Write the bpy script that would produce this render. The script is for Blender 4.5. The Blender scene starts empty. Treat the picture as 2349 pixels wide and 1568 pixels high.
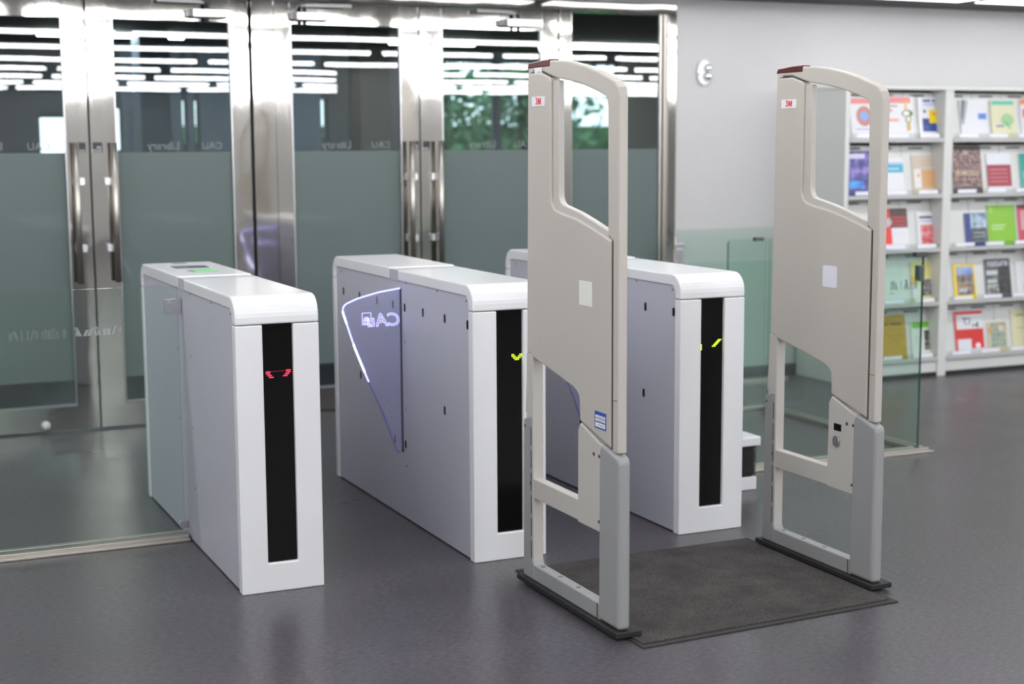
import bpy, bmesh, math, random
from mathutils import Vector, Matrix
random.seed(7)
S = bpy.context.scene
COL = S.collection

# ------------------------------------------------------------------ camera
YAW, PITCH, ROLL = 0.4258, 0.1306, -0.0053
FPX = 3443.3
CAM = Vector((-1.1851, -4.8035, 1.4897))
fw = Vector((math.sin(YAW)*math.cos(PITCH), math.cos(YAW)*math.cos(PITCH), -math.sin(PITCH)))
rt = Vector((math.cos(YAW), -math.sin(YAW), 0)); up = rt.cross(fw)
r2 = rt*math.cos(ROLL) + up*math.sin(ROLL); u2 = -rt*math.sin(ROLL) + up*math.cos(ROLL)
cd = bpy.data.cameras.new('camera'); cam = bpy.data.objects.new('camera', cd); COL.objects.link(cam)
cam.matrix_world = Matrix(((r2.x, u2.x, -fw.x, CAM.x), (r2.y, u2.y, -fw.y, CAM.y), (r2.z, u2.z, -fw.z, CAM.z), (0, 0, 0, 1)))
cd.sensor_width = 36.0; cd.lens = FPX/2349*36.0
cd.dof.use_dof = True; cd.dof.focus_distance = 4.85; cd.dof.aperture_fstop = 2.4
cd.clip_end = 200
S.camera = cam
# ------------------------------------------------------------------ world, exposure
W = bpy.data.worlds.new('world'); S.world = W; W.use_nodes = True
bg = W.node_tree.nodes['Background']; bg.inputs[0].default_value = (0.86, 0.95, 1.0, 1); bg.inputs[1].default_value = 2.4
S.view_settings.view_transform = 'Standard'; S.view_settings.look = 'None'
S.view_settings.exposure = 0.2; S.view_settings.gamma = 1.0; S.view_settings.use_curve_mapping = False
TUBE = 38.0            # radiance of the ceiling tubes
S.cycles.use_denoising = True
S.cycles.max_bounces = 8; S.cycles.transparent_max_bounces = 20
S.cycles.use_adaptive_sampling = True; S.cycles.adaptive_threshold = .015
S.cycles.sample_clamp_indirect = 6.0
S.cycles.caustics_reflective = False; S.cycles.caustics_refractive = False

# ------------------------------------------------------------------ materials
MC = {}
def nm(m): return m.node_tree.nodes, m.node_tree.links
def pbr(name, col, rough=.5, metal=0.0, spec=.5, emit=None, es=0.0, coat=0.0, coatr=.03, alpha=1.0):
    if name in MC: return MC[name]
    m = bpy.data.materials.new(name); m.use_nodes = True
    b = m.node_tree.nodes['Principled BSDF']
    b.inputs['Base Color'].default_value = (*col, 1); b.inputs['Roughness'].default_value = rough
    b.inputs['Metallic'].default_value = metal; b.inputs['Specular IOR Level'].default_value = spec
    b.inputs['Coat Weight'].default_value = coat; b.inputs['Coat Roughness'].default_value = coatr
    b.inputs['Alpha'].default_value = alpha
    if emit: b.inputs['Emission Color'].default_value = (*emit, 1); b.inputs['Emission Strength'].default_value = es
    MC[name] = m; return m
def add(m, t, **kw):
    n = m.node_tree.nodes.new(t)
    for k, v in kw.items():
        if k in n.inputs.keys(): n.inputs[k].default_value = v
        else: setattr(n, k, v)
    return n
def coords(m, scale=(1, 1, 1), space='Object'):
    tc = add(m, 'ShaderNodeTexCoord'); mp = add(m, 'ShaderNodeMapping')
    mp.inputs['Scale'].default_value = scale
    if space == 'World':
        g = add(m, 'ShaderNodeNewGeometry'); m.node_tree.links.new(g.outputs['Position'], mp.inputs[0])
    else: m.node_tree.links.new(tc.outputs[space], mp.inputs[0])
    return mp.outputs[0]
def noisy(name, c1, c2, scale, stretch=(1, 1, 1), rough=.5, detail=4, lo=.35, hi=.65, spec=.5, bump=0, bscale=None, metal=0, space='World', coat=0):
    if name in MC: return MC[name]
    m = pbr(name, c1, rough, metal, spec, coat=coat); N, L = nm(m); b = N['Principled BSDF']
    v = coords(m, stretch, space)
    n = add(m, 'ShaderNodeTexNoise', Scale=scale, Detail=detail, Roughness=.6); L.new(v, n.inputs['Vector'])
    cr = add(m, 'ShaderNodeValToRGB'); cr.color_ramp.elements[0].position = lo; cr.color_ramp.elements[1].position = hi
    cr.color_ramp.elements[0].color = (*c1, 1); cr.color_ramp.elements[1].color = (*c2, 1)
    L.new(n.outputs['Fac'], cr.inputs[0]); L.new(cr.outputs[0], b.inputs['Base Color'])
    if bump:
        n2 = add(m, 'ShaderNodeTexNoise', Scale=bscale or scale, Detail=3); L.new(v, n2.inputs['Vector'])
        bp = add(m, 'ShaderNodeBump', Strength=1.0, Distance=bump); L.new(n2.outputs['Fac'], bp.inputs['Height']); L.new(bp.outputs[0], b.inputs['Normal'])
    return m
def wavebump(m, sc, stretch, dist):
    N, L = nm(m); v = coords(m, stretch, 'World')
    n = add(m, 'ShaderNodeTexNoise', Scale=sc, Detail=1.0); L.new(v, n.inputs['Vector'])
    bp = add(m, 'ShaderNodeBump', Strength=1.0, Distance=dist); L.new(n.outputs['Fac'], bp.inputs['Height'])
    return bp.outputs[0]
def glass(name, tint, refl=1.0, wave=0.0, rough=0.0):
    m = bpy.data.materials.new(name); m.use_nodes = True; N, L = nm(m); N.clear()
    o = add(m, 'ShaderNodeOutputMaterial'); t = add(m, 'ShaderNodeBsdfTransparent'); t.inputs[0].default_value = (*tint, 1)
    g = add(m, 'ShaderNodeBsdfGlossy', Roughness=rough); f = add(m, 'ShaderNodeFresnel', IOR=1.52)
    mx = add(m, 'ShaderNodeMixShader'); mu = add(m, 'ShaderNodeMath', operation='MULTIPLY'); mu.inputs[1].default_value = refl; mu.use_clamp = True
    ge = add(m, 'ShaderNodeNewGeometry'); iv = add(m, 'ShaderNodeMath', operation='SUBTRACT'); iv.inputs[0].default_value = 1.0; L.new(ge.outputs['Backfacing'], iv.inputs[1])
    m2 = add(m, 'ShaderNodeMath', operation='MULTIPLY'); L.new(iv.outputs[0], m2.inputs[1])
    L.new(f.outputs[0], mu.inputs[0]); L.new(mu.outputs[0], m2.inputs[0]); L.new(m2.outputs[0], mx.inputs[0]); L.new(t.outputs[0], mx.inputs[1]); L.new(g.outputs[0], mx.inputs[2]); L.new(mx.outputs[0], o.inputs[0])
    if wave:
        bo = wavebump(m, 1.7, (1, 1, 1.4), wave); L.new(bo, g.inputs['Normal'])
    MC[name] = m; return m
def steel(name, col=(.63, .61, .585), rough=.2, wave=.0024):
    m = pbr(name, col, rough, 1.0); N, L = nm(m); b = N['Principled BSDF']
    b.inputs['Anisotropic'].default_value = .0
    if wave: L.new(wavebump(m, 2.4, (1.6, 1, 1.2), wave), b.inputs['Normal'])
    if not wave: return m
    v = coords(m, (320, 320, 1.5), 'World'); n = add(m, 'ShaderNodeTexNoise', Scale=1.0, Detail=2.0); L.new(v, n.inputs['Vector'])
    mr = add(m, 'ShaderNodeMapRange'); mr.inputs['To Min'].default_value = rough-.02; mr.inputs['To Max'].default_value = rough+.04
    L.new(n.outputs['Fac'], mr.inputs['Value']); L.new(mr.outputs[0], b.inputs['Roughness'])
    return m

M_WHITE = pbr('gate white paint', (.80, .80, .81), .28, coat=.3, coatr=.08)
M_BAND = pbr('gate pale grey joint', (.47, .47, .5), .35)
M_SIDE = noisy('gate lavender grey side', (.465, .465, .525), (.48, .48, .54), 900, rough=.42, space='Object')
M_BLACK = pbr('black smoked acrylic', (.004, .004, .004), .1, spec=.2)
M_DARK = pbr('dark slot', (.012, .012, .014), .6)
M_FLOOR = None
M_GBODY = noisy('beige grey plastic', (.505, .47, .42), (.52, .485, .435), 700, rough=.5, bump=.00006, bscale=900, space='Object')
M_GCREAM = noisy('cream plastic', (.52, .495, .455), (.54, .515, .475), 500, rough=.42, space='Object')
M_GSHOE = noisy('grey plastic shoe', (.31, .312, .308), (.335, .337, .333), 600, rough=.45, space='Object')
M_GLINE = pbr('panel gap shadow line', (.09, .085, .08), .8)
M_RED = pbr('dark red translucent lamp', (.085, .004, .006), .3, spec=.25)
M_STEEL = steel('brushed steel', (.57, .545, .51), .045)
M_STEEL2 = steel('brushed steel bar', (.50, .47, .43), .36, 0)
M_ALU = pbr('satin aluminium', (.55, .55, .56), .3, 1.0)
M_CHROME = pbr('bright steel bracket', (.62, .62, .64), .22, 1.0)
M_WALL = noisy('white wall paint', (.50, .497, .494), (.515, .511, .508), 60, rough=.65)
M_CEIL = pbr('dark grey ceiling', (.085, .085, .088), .85)
M_RACK = pbr('white rack enamel', (.66, .665, .645), .4)
M_RACKB = pbr('pale grey shelf edge', (.50, .505, .49), .4)
M_DGLASS = glass('door glass', (.84, .905, .90), 2.1, .0002)
M_BGLASS = glass('barrier glass', (.925, .982, .957), 1.8)
M_EDGE = pbr('green glass edge', (.004, .05, .035), .12)
M_EDGEL = glass('pale green glass edge', (.72, .86, .80), 1.5)
M_TUBE = pbr('fluorescent tube', (.9, .9, .9), .5, emit=(.965, .975, 1.0), es=TUBE)
M_RUBBER = pbr('black rubber', (.015, .015, .015), .6)
M_PAPER = pbr('white paper', (.80, .80, .82), .6)
def film():
    m = pbr('frosted film', (.172, .21, .205), .5, coat=1.0, coatr=.03); N, L = nm(m); b = N['Principled BSDF']
    o = N['Material Output']; t = add(m, 'ShaderNodeBsdfTranslucent'); t.inputs[0].default_value = (.42, .74, .62, 1)
    a = add(m, 'ShaderNodeMixShader'); a.inputs[0].default_value = .38
    L.new(b.outputs[0], a.inputs[1]); L.new(t.outputs[0], a.inputs[2]); L.new(a.outputs[0], o.inputs[0])
    bo = wavebump(m, 1.7, (1, 1, 1.4), .0005); L.new(bo, b.inputs['Coat Normal'])
    return m
M_FILM = film()
def floor_mat():
    m = pbr('mottled blue grey vinyl', (.1, .1, .1), .3, spec=.35); N, L = nm(m); b = N['Principled BSDF']
    v = coords(m, (1, 1, 1), 'World')
    vs = coords(m, (1.0, 2.6, 1), 'World')
    n1 = add(m, 'ShaderNodeTexNoise', Scale=42.0, Detail=5.0, Roughness=.72); L.new(vs, n1.inputs['Vector'])
    n2 = add(m, 'ShaderNodeTexNoise', Scale=3.2, Detail=3.0); L.new(v, n2.inputs['Vector'])
    n3 = add(m, 'ShaderNodeTexNoise', Scale=190.0, Detail=2.0); L.new(vs, n3.inputs['Vector'])
    c1 = add(m, 'ShaderNodeValToRGB'); e = c1.color_ramp.elements
    e[0].position = .38; e[0].color = (.044, .040, .046, 1); e[1].position = .62; e[1].color = (.115, .104, .117, 1)
    L.new(n1.outputs['Fac'], c1.inputs[0])
    c3 = add(m, 'ShaderNodeValToRGB'); e = c3.color_ramp.elements
    e[0].position = .56; e[0].color = (0, 0, 0, 1); e[1].position = .70; e[1].color = (1, 1, 1, 1); L.new(n3.outputs['Fac'], c3.inputs[0])
    mx = add(m, 'ShaderNodeMixRGB'); mx.inputs[2].default_value = (.15, .15, .155, 1); L.new(c1.outputs[0], mx.inputs[1])
    mm = add(m, 'ShaderNodeMath', operation='MULTIPLY'); mm.inputs[1].default_value = .45; L.new(c3.outputs[0], mm.inputs[0]); L.new(mm.outputs[0], mx.inputs[0])
    m2 = add(m, 'ShaderNodeMixRGB', blend_type='MULTIPLY'); m2.inputs[0].default_value = 1.0
    c2 = add(m, 'ShaderNodeValToRGB'); e = c2.color_ramp.elements; e[0].position = .3; e[0].color = (.9, .9, .9, 1); e[1].position = .7; e[1].color = (1.06, 1.05, 1.05, 1)
    L.new(n2.outputs['Fac'], c2.inputs[0]); L.new(mx.outputs[0], m2.inputs[1]); L.new(c2.outputs[0], m2.inputs[2]); L.new(m2.outputs[0], b.inputs['Base Color'])
    r = add(m, 'ShaderNodeMapRange'); r.inputs['To Min'].default_value = .24; r.inputs['To Max'].default_value = .36
    L.new(n2.outputs['Fac'], r.inputs['Value']); L.new(r.outputs[0], b.inputs['Roughness'])
    return m
M_FLOOR = floor_mat()
M_MAT = noisy('dark loop carpet', (.022, .020, .019), (.105, .094, .089), 150, rough=.95, detail=6, lo=.3, hi=.72, bump=.002, bscale=420)

_N, _L = nm(M_MAT); _b = _N['Principled BSDF']; _v = coords(M_MAT, (1, 1, 1), 'World')
_n = add(M_MAT, 'ShaderNodeTexNoise', Scale=6.0, Detail=5.0, Roughness=.65); _L.new(_v, _n.inputs['Vector'])
_r = add(M_MAT, 'ShaderNodeMapRange'); _r.inputs['From Min'].default_value = .3; _r.inputs['From Max'].default_value = .7; _r.inputs['To Min'].default_value = .62; _r.inputs['To Max'].default_value = 1.3
_L.new(_n.outputs['Fac'], _r.inputs['Value'])
_m = add(M_MAT, 'ShaderNodeVectorMath', operation='SCALE'); _src = _b.inputs['Base Color'].links[0].from_socket
_L.new(_src, _m.inputs[0]); _L.new(_r.outputs[0], _m.inputs['Scale']); _L.new(_m.outputs[0], _b.inputs['Base Color'])

# ------------------------------------------------------------------ mesh helpers
def bm_box(bm, x0, x1, y0, y1, z0, z1, mi=0):
    vs = [bm.verts.new(p) for p in ((x0,y0,z0),(x1,y0,z0),(x1,y1,z0),(x0,y1,z0),(x0,y0,z1),(x1,y0,z1),(x1,y1,z1),(x0,y1,z1))]
    fs = []
    for f in ((0,3,2,1),(4,5,6,7),(0,1,5,4),(1,2,6,5),(2,3,7,6),(3,0,4,7)):
        a = bm.faces.new([vs[i] for i in f]); a.material_index = mi; fs.append(a)
    return fs
def bm_prism(bm, pts, ax, a0, a1, mi=0, mi_side=None):
    """polygon pts in the plane normal to axis ax (0: y,z  1: x,z  2: x,y), extruded a0..a1"""
    def P(p, a): return ((a, p[0], p[1]), (p[0], a, p[1]), (p[0], p[1], a))[ax]
    A = [bm.verts.new(P(p, a0)) for p in pts]; B = [bm.verts.new(P(p, a1)) for p in pts]
    f0 = bm.faces.new(A); f1 = bm.faces.new(B[::-1]); f0.material_index = f1.material_index = mi
    n = len(pts)
    for i in range(n):
        f = bm.faces.new((A[i], B[i], B[(i+1) % n], A[(i+1) % n])); f.material_index = mi if mi_side is None else mi_side
    return f0, f1
def bm_tube(bm, path, r, seg=8, mi=0, cap=True):
    path = [Vector(p) for p in path]; rings = []
    for i, p in enumerate(path):
        d = (path[min(i+1, len(path)-1)] - path[max(i-1, 0)]).normalized()
        a = d.orthogonal().normalized() if i == 0 else (a - d*a.dot(d)).normalized()
        b = d.cross(a)
        rings.append([bm.verts.new(p + r*(math.cos(t)*a + math.sin(t)*b)) for t in [2*math.pi*k/seg for k in range(seg)]])
    for i in range(len(rings)-1):
        for k in range(seg):
            f = bm.faces.new((rings[i][k], rings[i][(k+1) % seg], rings[i+1][(k+1) % seg], rings[i+1][k])); f.material_index = mi; f.smooth = True
    if cap: bm.faces.new(rings[0][::-1]).material_index = mi; bm.faces.new(rings[-1]).material_index = mi
def bm_disc(bm, c, nrm, r, h, seg=16, mi=0, dome=0.0):
    c = Vector(c); n = Vector(nrm).normalized(); bm_tube(bm, [c, c+n*h*(1-dome)], r, seg, mi)
def fillet(pts, rad, n=5):
    out = []; N = len(pts)
    for i in range(N):
        p = Vector(pts[i]); r = rad[i] if isinstance(rad, (list, tuple)) else rad
        if r <= 0: out.append(tuple(p)); continue
        a = (Vector(pts[i-1])-p); b = (Vector(pts[(i+1) % N])-p); la, lb = a.length, b.length; a.normalize(); b.normalize()
        ang = a.angle(b)
        if ang > 3.1: out.append(tuple(p)); continue
        t = min(r/math.tan(ang/2), la*.49, lb*.49); rr = t*math.tan(ang/2)
        c = p + (a+b).normalized()*(rr/math.sin(ang/2)); s = p+a*t; e = p+b*t
        v0 = s-c; v1 = e-c
        a0 = math.atan2(v0.y, v0.x); d = math.atan2(v0.x*v1.y-v0.y*v1.x, v0.dot(v1))
        for k in range(n+1):
            q = a0+d*k/n; out.append((c.x+rr*math.cos(q), c.y+rr*math.sin(q)))
    return out
def obj(name, bm, mats, parent=None, bevel=0.0, seg=2, smooth=False, loc=None):
    if isinstance(bm, bpy.types.Mesh): me = bm
    else:
        bmesh.ops.recalc_face_normals(bm, faces=bm.faces)
        me = bpy.data.meshes.new(name); bm.to_mesh(me); bm.free()
        for m in (mats if isinstance(mats, (list, tuple)) else [mats]): me.materials.append(m)
    o = bpy.data.objects.new(name, me); COL.objects.link(o)
    if parent: o.parent = parent
    if loc: o.location = loc
    if bevel:
        b = o.modifiers.new('bevel', 'BEVEL'); b.width = bevel; b.segments = seg; b.limit_method = 'ANGLE'; b.angle_limit = math.radians(40); b.harden_normals = False
    if smooth:
        for f in me.polygons: f.use_smooth = True
    return o
def box(name, x0, x1, y0, y1, z0, z1, mat, parent=None, bevel=0.0, seg=2):
    bm = bmesh.new(); bm_box(bm, x0, x1, y0, y1, z0, z1); return obj(name, bm, mat, parent, bevel, seg)
def prism(name, pts, ax, a0, a1, mat, parent=None, bevel=0.0, seg=2, mi_side=None):
    bm = bmesh.new(); bm_prism(bm, pts, ax, a0, a1, 0, mi_side); return obj(name, bm, mat, parent, bevel, seg)
def tube(name, path, r, mat, parent=None, seg=12):
    bm = bmesh.new(); bm_tube(bm, path, r, seg); return obj(name, bm, mat, parent)
def thing(name, label, cat, loc=(0, 0, 0), group=None, rotz=0):
    o = bpy.data.objects.new(name, None); COL.objects.link(o); o.location = loc; o.rotation_euler[2] = rotz; o.empty_display_size = .1
    return tag(o, label, cat, group)
def tag(o, label, cat, group=None, kind=None):
    if label: o['label'] = label
    if cat: o['category'] = cat
    if group: o['group'] = group
    if kind: o['kind'] = kind
    return o
def struct(o, label=None):
    o['kind'] = 'structure'
    if label: o['label'] = label
    return o
def copy_tree(o, parent=None):
    c = o.copy(); COL.objects.link(c)
    if parent: c.parent = parent
    for ch in list(o.children): copy_tree(ch, c)
    return c
AX = {'-y': ((1,0,0),(0,0,1),(0,-1,0)), '-x': ((0,-1,0),(0,0,1),(-1,0,0)), '-ym': ((-1,0,0),(0,0,1),(0,-1,0)), '+z': ((1,0,0),(0,1,0),(0,0,1))}
def text_mesh(body, size, align='CENTER', extrude=0.0, offset=0.0, outline=0.0, xs=1.0, shear=0.0):
    cu = bpy.data.curves.new('text', 'FONT'); cu.body = body; cu.size = size; cu.align_x = align; cu.align_y = 'CENTER'; cu.offset = offset; cu.extrude = extrude; cu.shear = shear
    cu.resolution_u = 3
    if outline: cu.fill_mode = 'NONE'; cu.bevel_depth = outline; cu.bevel_resolution = 1
    t = bpy.data.objects.new('text', cu); COL.objects.link(t)
    me = bpy.data.meshes.new_from_object(t.evaluated_get(bpy.context.evaluated_depsgraph_get()))
    bpy.data.objects.remove(t); bpy.data.curves.remove(cu)
    if xs != 1.0: me.transform(Matrix.Diagonal((xs, 1, 1, 1)))
    return me
def text(name, body, size, pos, facing, mat, parent=None, **kw):
    me = text_mesh(body, size, **kw); x, y, z = AX[facing]
    me.transform(Matrix(((x[0], y[0], z[0], pos[0]), (x[1], y[1], z[1], pos[1]), (x[2], y[2], z[2], pos[2]), (0, 0, 0, 1))))
    me.materials.clear(); me.materials.append(mat); me.name = name
    return obj(name, me, None, parent)

D = 3.257          # plane of the entrance wall
ZC = 2.368         # ceiling
# ================================================================== structure
XL, XR, YB = -6.0, 15.0, -13.0
f = box('floor', XL, XR, YB, 9.5, -.05, 0, M_FLOOR); struct(f, 'mottled blue grey vinyl floor')
c = box('ceiling', XL, XR, YB, 9.5, ZC, ZC+.05, M_CEIL); struct(c)
# entrance wall with its opening
bm = bmesh.new()
bm_box(bm, 3.574, XR, D, D+.2, 0, ZC); bm_box(bm, -.96, 3.574, D, D+.2, 2.325, ZC); bm_box(bm, XL, -.96, D, D+.2, 0, ZC)
struct(obj('wall_far', bm, M_WALL), 'white wall beside and above the glass doors')
struct(box('baseboard_far', 3.574, XR, D-.012, D, 0, .07, pbr('dark grey skirting', (.05, .052, .055), .5)))
M_GREY = pbr('pale room wall', (.50, .50, .50), .7)
M_DGREY = pbr('charcoal wall', (.06, .06, .062), .7)
struct(box('wall_left', XL-.1, XL, YB, 9.5, 0, ZC, pbr('white side wall', (.72, .72, .71), .7)))
struct(box('wall_rear', XL, XR, YB-.15, YB, 0, ZC, M_GREY))
struct(box('wall_right', XR, XR+.1, YB, 9.5, 0, ZC, M_GREY))
# lobby beyond the doors: a far wall with narrow windows, then a glazed stretch towards trees
M_BLUE = pbr('blue grey wall', (.22, .29, .37), .6); M_SLATE = pbr('slate wall', (.15, .17, .185), .7); M_BEIGE = pbr('warm grey wall', (.42, .41, .39), .7)
YL = 8.6
wins = [(.47, .92, 1.30, 1.77), (1.08, 1.185, 1.45, 1.83), (1.705, 1.755, 1.5, 1.90), (1.815, 1.865, 1.5, 1.90), (2.985, 3.05, 1.55, 1.92), (4.15, 4.75, .1, 2.3), (4.78, 5.38, .1, 2.3), (5.41, 6.10, .1, 2.3)]
bm = bmesh.new(); x = XL
for (a, b, z0, z1) in wins:
    mi = 1 if (1.0 < x < 1.80) or (2.7 < a < 3.1) else (2 if a > 1.8 and a < 2 else 0)
    bm_box(bm, x, a, YL, YL+.15, 0, ZC, mi); bm_box(bm, a, b, YL, YL+.15, 0, z0, 0); bm_box(bm, a, b, YL, YL+.15, z1, ZC, 0); x = b
bm_box(bm, x, 7.5, YL, YL+.15, 0, ZC, 2)
struct(obj('wall_lobby', bm, [M_SLATE, M_BLUE, M_BEIGE]))
M_WGL = glass('window glass', (.92, .97, .98), 1.0)
for i, (a, b, z0, z1) in enumerate(wins):
    w = thing('window_%d' % (i+2), None, None); struct(w)
    fwid = .012 if b-a < .2 else .03
    bm = bmesh.new()
    for q in ((a, a+fwid, z0, z1), (b-fwid, b, z0, z1), (a+fwid, b-fwid, z0, z0+fwid), (a+fwid, b-fwid, z1-fwid, z1)): bm_box(bm, q[0], q[1], YL+.04, YL+.08, q[2], q[3])
    if i in (2, 3):
        for k in range(6): bm_box(bm, a, b, YL+.03, YL+.036, z0+.18+k*.035, z0+.19+k*.035)
    obj('window_frame', bm, M_SLATE, w); box('pane', a+fwid, b-fwid, YL+.055, YL+.06, z0+fwid, z1-fwid, M_WGL, w)
bm = bmesh.new(); bm_box(bm, 7.4, 7.5, D+.2, D+.9, 0, ZC); bm_box(bm, 7.4, 7.5, 7.9, 8.6, 0, ZC); bm_box(bm, 7.4, 7.5, D+.9, 7.9, 2.25, ZC); bm_box(bm, 7.4, 7.5, D+.9, 7.9, 0, .2)
struct(obj('wall_lobby_side', bm, M_BEIGE))
def column(label, x0, x1, y0, y1, mat):
    o = box('column', x0, x1, y0, y1, 0, ZC, mat); tag(o, label, 'column', 'square building columns'); return o
column('blue grey column in the lobby behind the second door leaf', 1.05, 1.28, 7.0, 7.3, M_BLUE)
column('warm grey column in the lobby behind the third door leaf', 2.62, 2.86, 6.4, 6.7, M_BEIGE)
column('white column behind the camera, mirrored in the third door leaf', 4.15, 4.85, -5.2, -4.7, pbr('pale column', (.6, .58, .55), .6))

# ------------------------------------------------------------------ entrance: frame, doors, sidelight
YF = D-.016
hd = thing('trim_1', 'brushed steel door frame with mullions', None); struct(hd)
box('header', -.96, 3.574, YF, D+.1, 2.266, 2.325, M_STEEL, hd, .003)
for (a, b) in ((-.96, -.84), (.938, 1.062), (2.782, 2.861), (3.516, 3.574)): box('mullion', a, b, YF, D+.1, 0, 2.266, M_STEEL, hd, .003)
box('bottom_rail', 2.861, 3.516, D, D+.06, 0, .134, M_STEEL, hd, .002)
for (a, b) in ((2.861, 2.872), (3.470, 3.482), (3.498, 3.516)): box('glazing_bead', a, b, D+.005, D+.03, .134, 2.266, M_STEEL2, hd)
box('glazing_channel', 3.482, 3.498, D+.02, D+.03, .134, 2.266, pbr('dark gasket', (.03, .032, .032), .6), hd)
M_LET = pbr('pale frosted lettering', (.20, .23, .23), .6)
def pane_with_film(par, a, b):
    g = box('glass_pane', a, b, D+.018, D+.026, .147, 2.147, M_DGLASS, par)
    box('frosted_film', a, b, D+.0165, D+.0175, .272, 1.46, M_FILM, g)
    return g
sl = thing('window_1', 'glass sidelight beside the doors', None); struct(sl)
pane_with_film(sl, 2.872, 3.470)
def handle(par, x, zt=1.512, zb=.785):
    y = D-.062
    h = tube('pull_handle', [(x, y, zb), (x, y, zt)], .0165, M_STEEL2, par, 14)
    for z in (1.312, .965):
        bm = bmesh.new(); s = 1 if x in (HX[0], HX[2]) else -1
        bm_box(bm, x-.008, x+.008, y+.012, D, z-.02, z+.02); bm_box(bm, x+s*.008, x+s*.045, D-.03, D-.0, z-.02, z+.02)
        obj('standoff', bm, pbr('bright standoff', (.85, .85, .87), .25, 1.0), h, .002)
HX = [-.012, .181, 1.830, 2.005]
M_PLATE = pbr('black sign plate', (.012, .012, .014), .35)
M_TXT = pbr('white print', (.75, .75, .8), .5)
def plate(par, x0, x1, lines):
    p = box('sign_plate', x0, x1, D-.004, D, 1.462, 1.513, M_PLATE, par)
    xr = x1-.004
    for i, t in enumerate(lines[::-1]): text('lettering', t, .017, (xr, D-.0045, 1.470+i*.016), '-y', M_TXT, p, align='RIGHT')
def closer(par, x0, x1, side):
    """side +1: spindle towards the right, arm reaching right; -1 the other way"""
    c = box('door_closer', x0+.012, x1, D-.075, D, 2.163, 2.206, M_ALU, par, .004)
    box('end_cap', x0-.008, x0+.012, D-.066, D, 2.166, 2.203, pbr('grey cap', (.16, .16, .17), .4), c, .003)
    sx = x0+.09 if side < 0 else x0+.06
    tube('spindle', [(sx, D-.045, 2.14), (sx, D-.045, 2.236)], .011, pbr('dark spindle', (.05, .05, .05), .4), c)
    ex = sx+side*.26
    bm = bmesh.new(); bm_prism(bm, [(sx-.014, D-.05), (ex, D-.075), (ex, D-.055), (sx-.014, D-.03)], 2, 2.236, 2.244); bm_prism(bm, [(ex, D-.075), (ex-side*.24, D-.02), (ex-side*.24, D-.005), (ex, D-.058)], 2, 2.246, 2.254)
    obj('closer_arm', bm, pbr('dark arm', (.22, .22, .22), .4, .6), c)
doors = [('door_1', -.836, .066, (-.836, -.72), (-.048, .066)), ('door_2', .074, .924, (.074, .204), (.825, .924)),
         ('door_3', 1.066, 1.900, (1.066, 1.155), (1.793, 1.900)), ('door_4', 1.907, 2.778, (1.907, 2.041), (2.673, 2.778))]
for k, (n, x0, x1, l, r) in enumerate(doors):
    d = thing(n, 'glass door leaf in a brushed steel frame', None); struct(d)
    box('stile', l[0], l[1], D, D+.045, .012, 2.262, M_STEEL, d, .002); box('stile', r[0], r[1], D, D+.045, .012, 2.262, M_STEEL, d, .002)
    box('bottom_rail', l[1], r[0], D+.003, D+.045, .012, .134, M_STEEL, d); box('top_rail', l[1], r[0], D+.003, D+.045, 2.147, 2.262, M_STEEL, d)
    bm = bmesh.new(); bm_box(bm, l[1], r[0], D-.002, D+.018, .134, .147); obj('glazing_bead', bm, M_ALU, d)
    bm = bmesh.new(); bm_box(bm, l[1], l[1]+.006, D-.001, D+.018, .147, 2.147); bm_box(bm, r[0]-.006, r[0], D-.001, D+.018, .147, 2.147); obj('edge_bead', bm, M_ALU, d)
    g = pane_with_film(d, l[1]+.006, r[0]-.006)
    cx = (l[1]+r[0])/2
    for tx, body, sz in ((cx+.20, 'CAU', .055), (cx-.06, 'Library', .06)): text('lettering', body, sz, (tx, D+.0172, 1.492), '-ym', M_LET, g)
    handle(d, HX[k])
    if k in (0, 3): plate(d, *((.002, .048) if k == 0 else (1.921, 1.962)), ['PUSH'])
    else: plate(d, *((.085, .133) if k == 1 else (1.852, 1.893)), ['FIX', 'DOOR'])
closer(bpy.data.objects['door_2'], .602, .815, -1); closer(bpy.data.objects['door_3'], 1.165, 1.375, 1); closer(bpy.data.objects['door_4'], 2.41, 2.64, -1)
bm = bmesh.new(); bmesh.ops.create_uvsphere(bm, u_segments=16, v_segments=10, radius=.024); 
obj('stop_knob', bm, pbr('white rubber', (.7, .7, .7), .4), bpy.data.objects['door_1'], smooth=True, loc=(-.214, D-.012, .045))

# ------------------------------------------------------------------ ceiling tubes
ROWS = [(2.68, 5.40), (1.15, 4.95), (-.50, .95), (-2.25, 3.60), (-4.2, 2.40), (-6.05, 2.40), (-8.0, 2.60), (-9.9, 2.60), (-11.8, 2.6)]
PER = 1.25
M_HOUSE = pbr('dark lamp housing', (.1, .1, .1), .6)
M_PANEL = pbr('flush light panel', (.9, .9, .9), .5, emit=(.965, .975, 1.0), es=TUBE*.13)
ORD = ['first', 'second', 'third', 'fourth', 'fifth', 'sixth', 'seventh', 'eighth', 'ninth']
hl = (PER-.14)/2
def strip(w, h, mat):
    t = thing('ceiling_light', '', 'light')
    bm = bmesh.new(); bm_box(bm, -hl-.012, hl+.012, -w/2-.006, w/2+.006, -.006, 0); obj('housing', bm, M_HOUSE, t)
    bm = bmesh.new(); bm_prism(bm, fillet([(-w/2, -.006), (-w/2, -.006-h), (w/2, -.006-h), (w/2, -.006)], [0, h*.25, h*.25, 0], 2), 0, -hl, hl); obj('diffuser', bm, mat, t)
    return t
protos = {}
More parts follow.
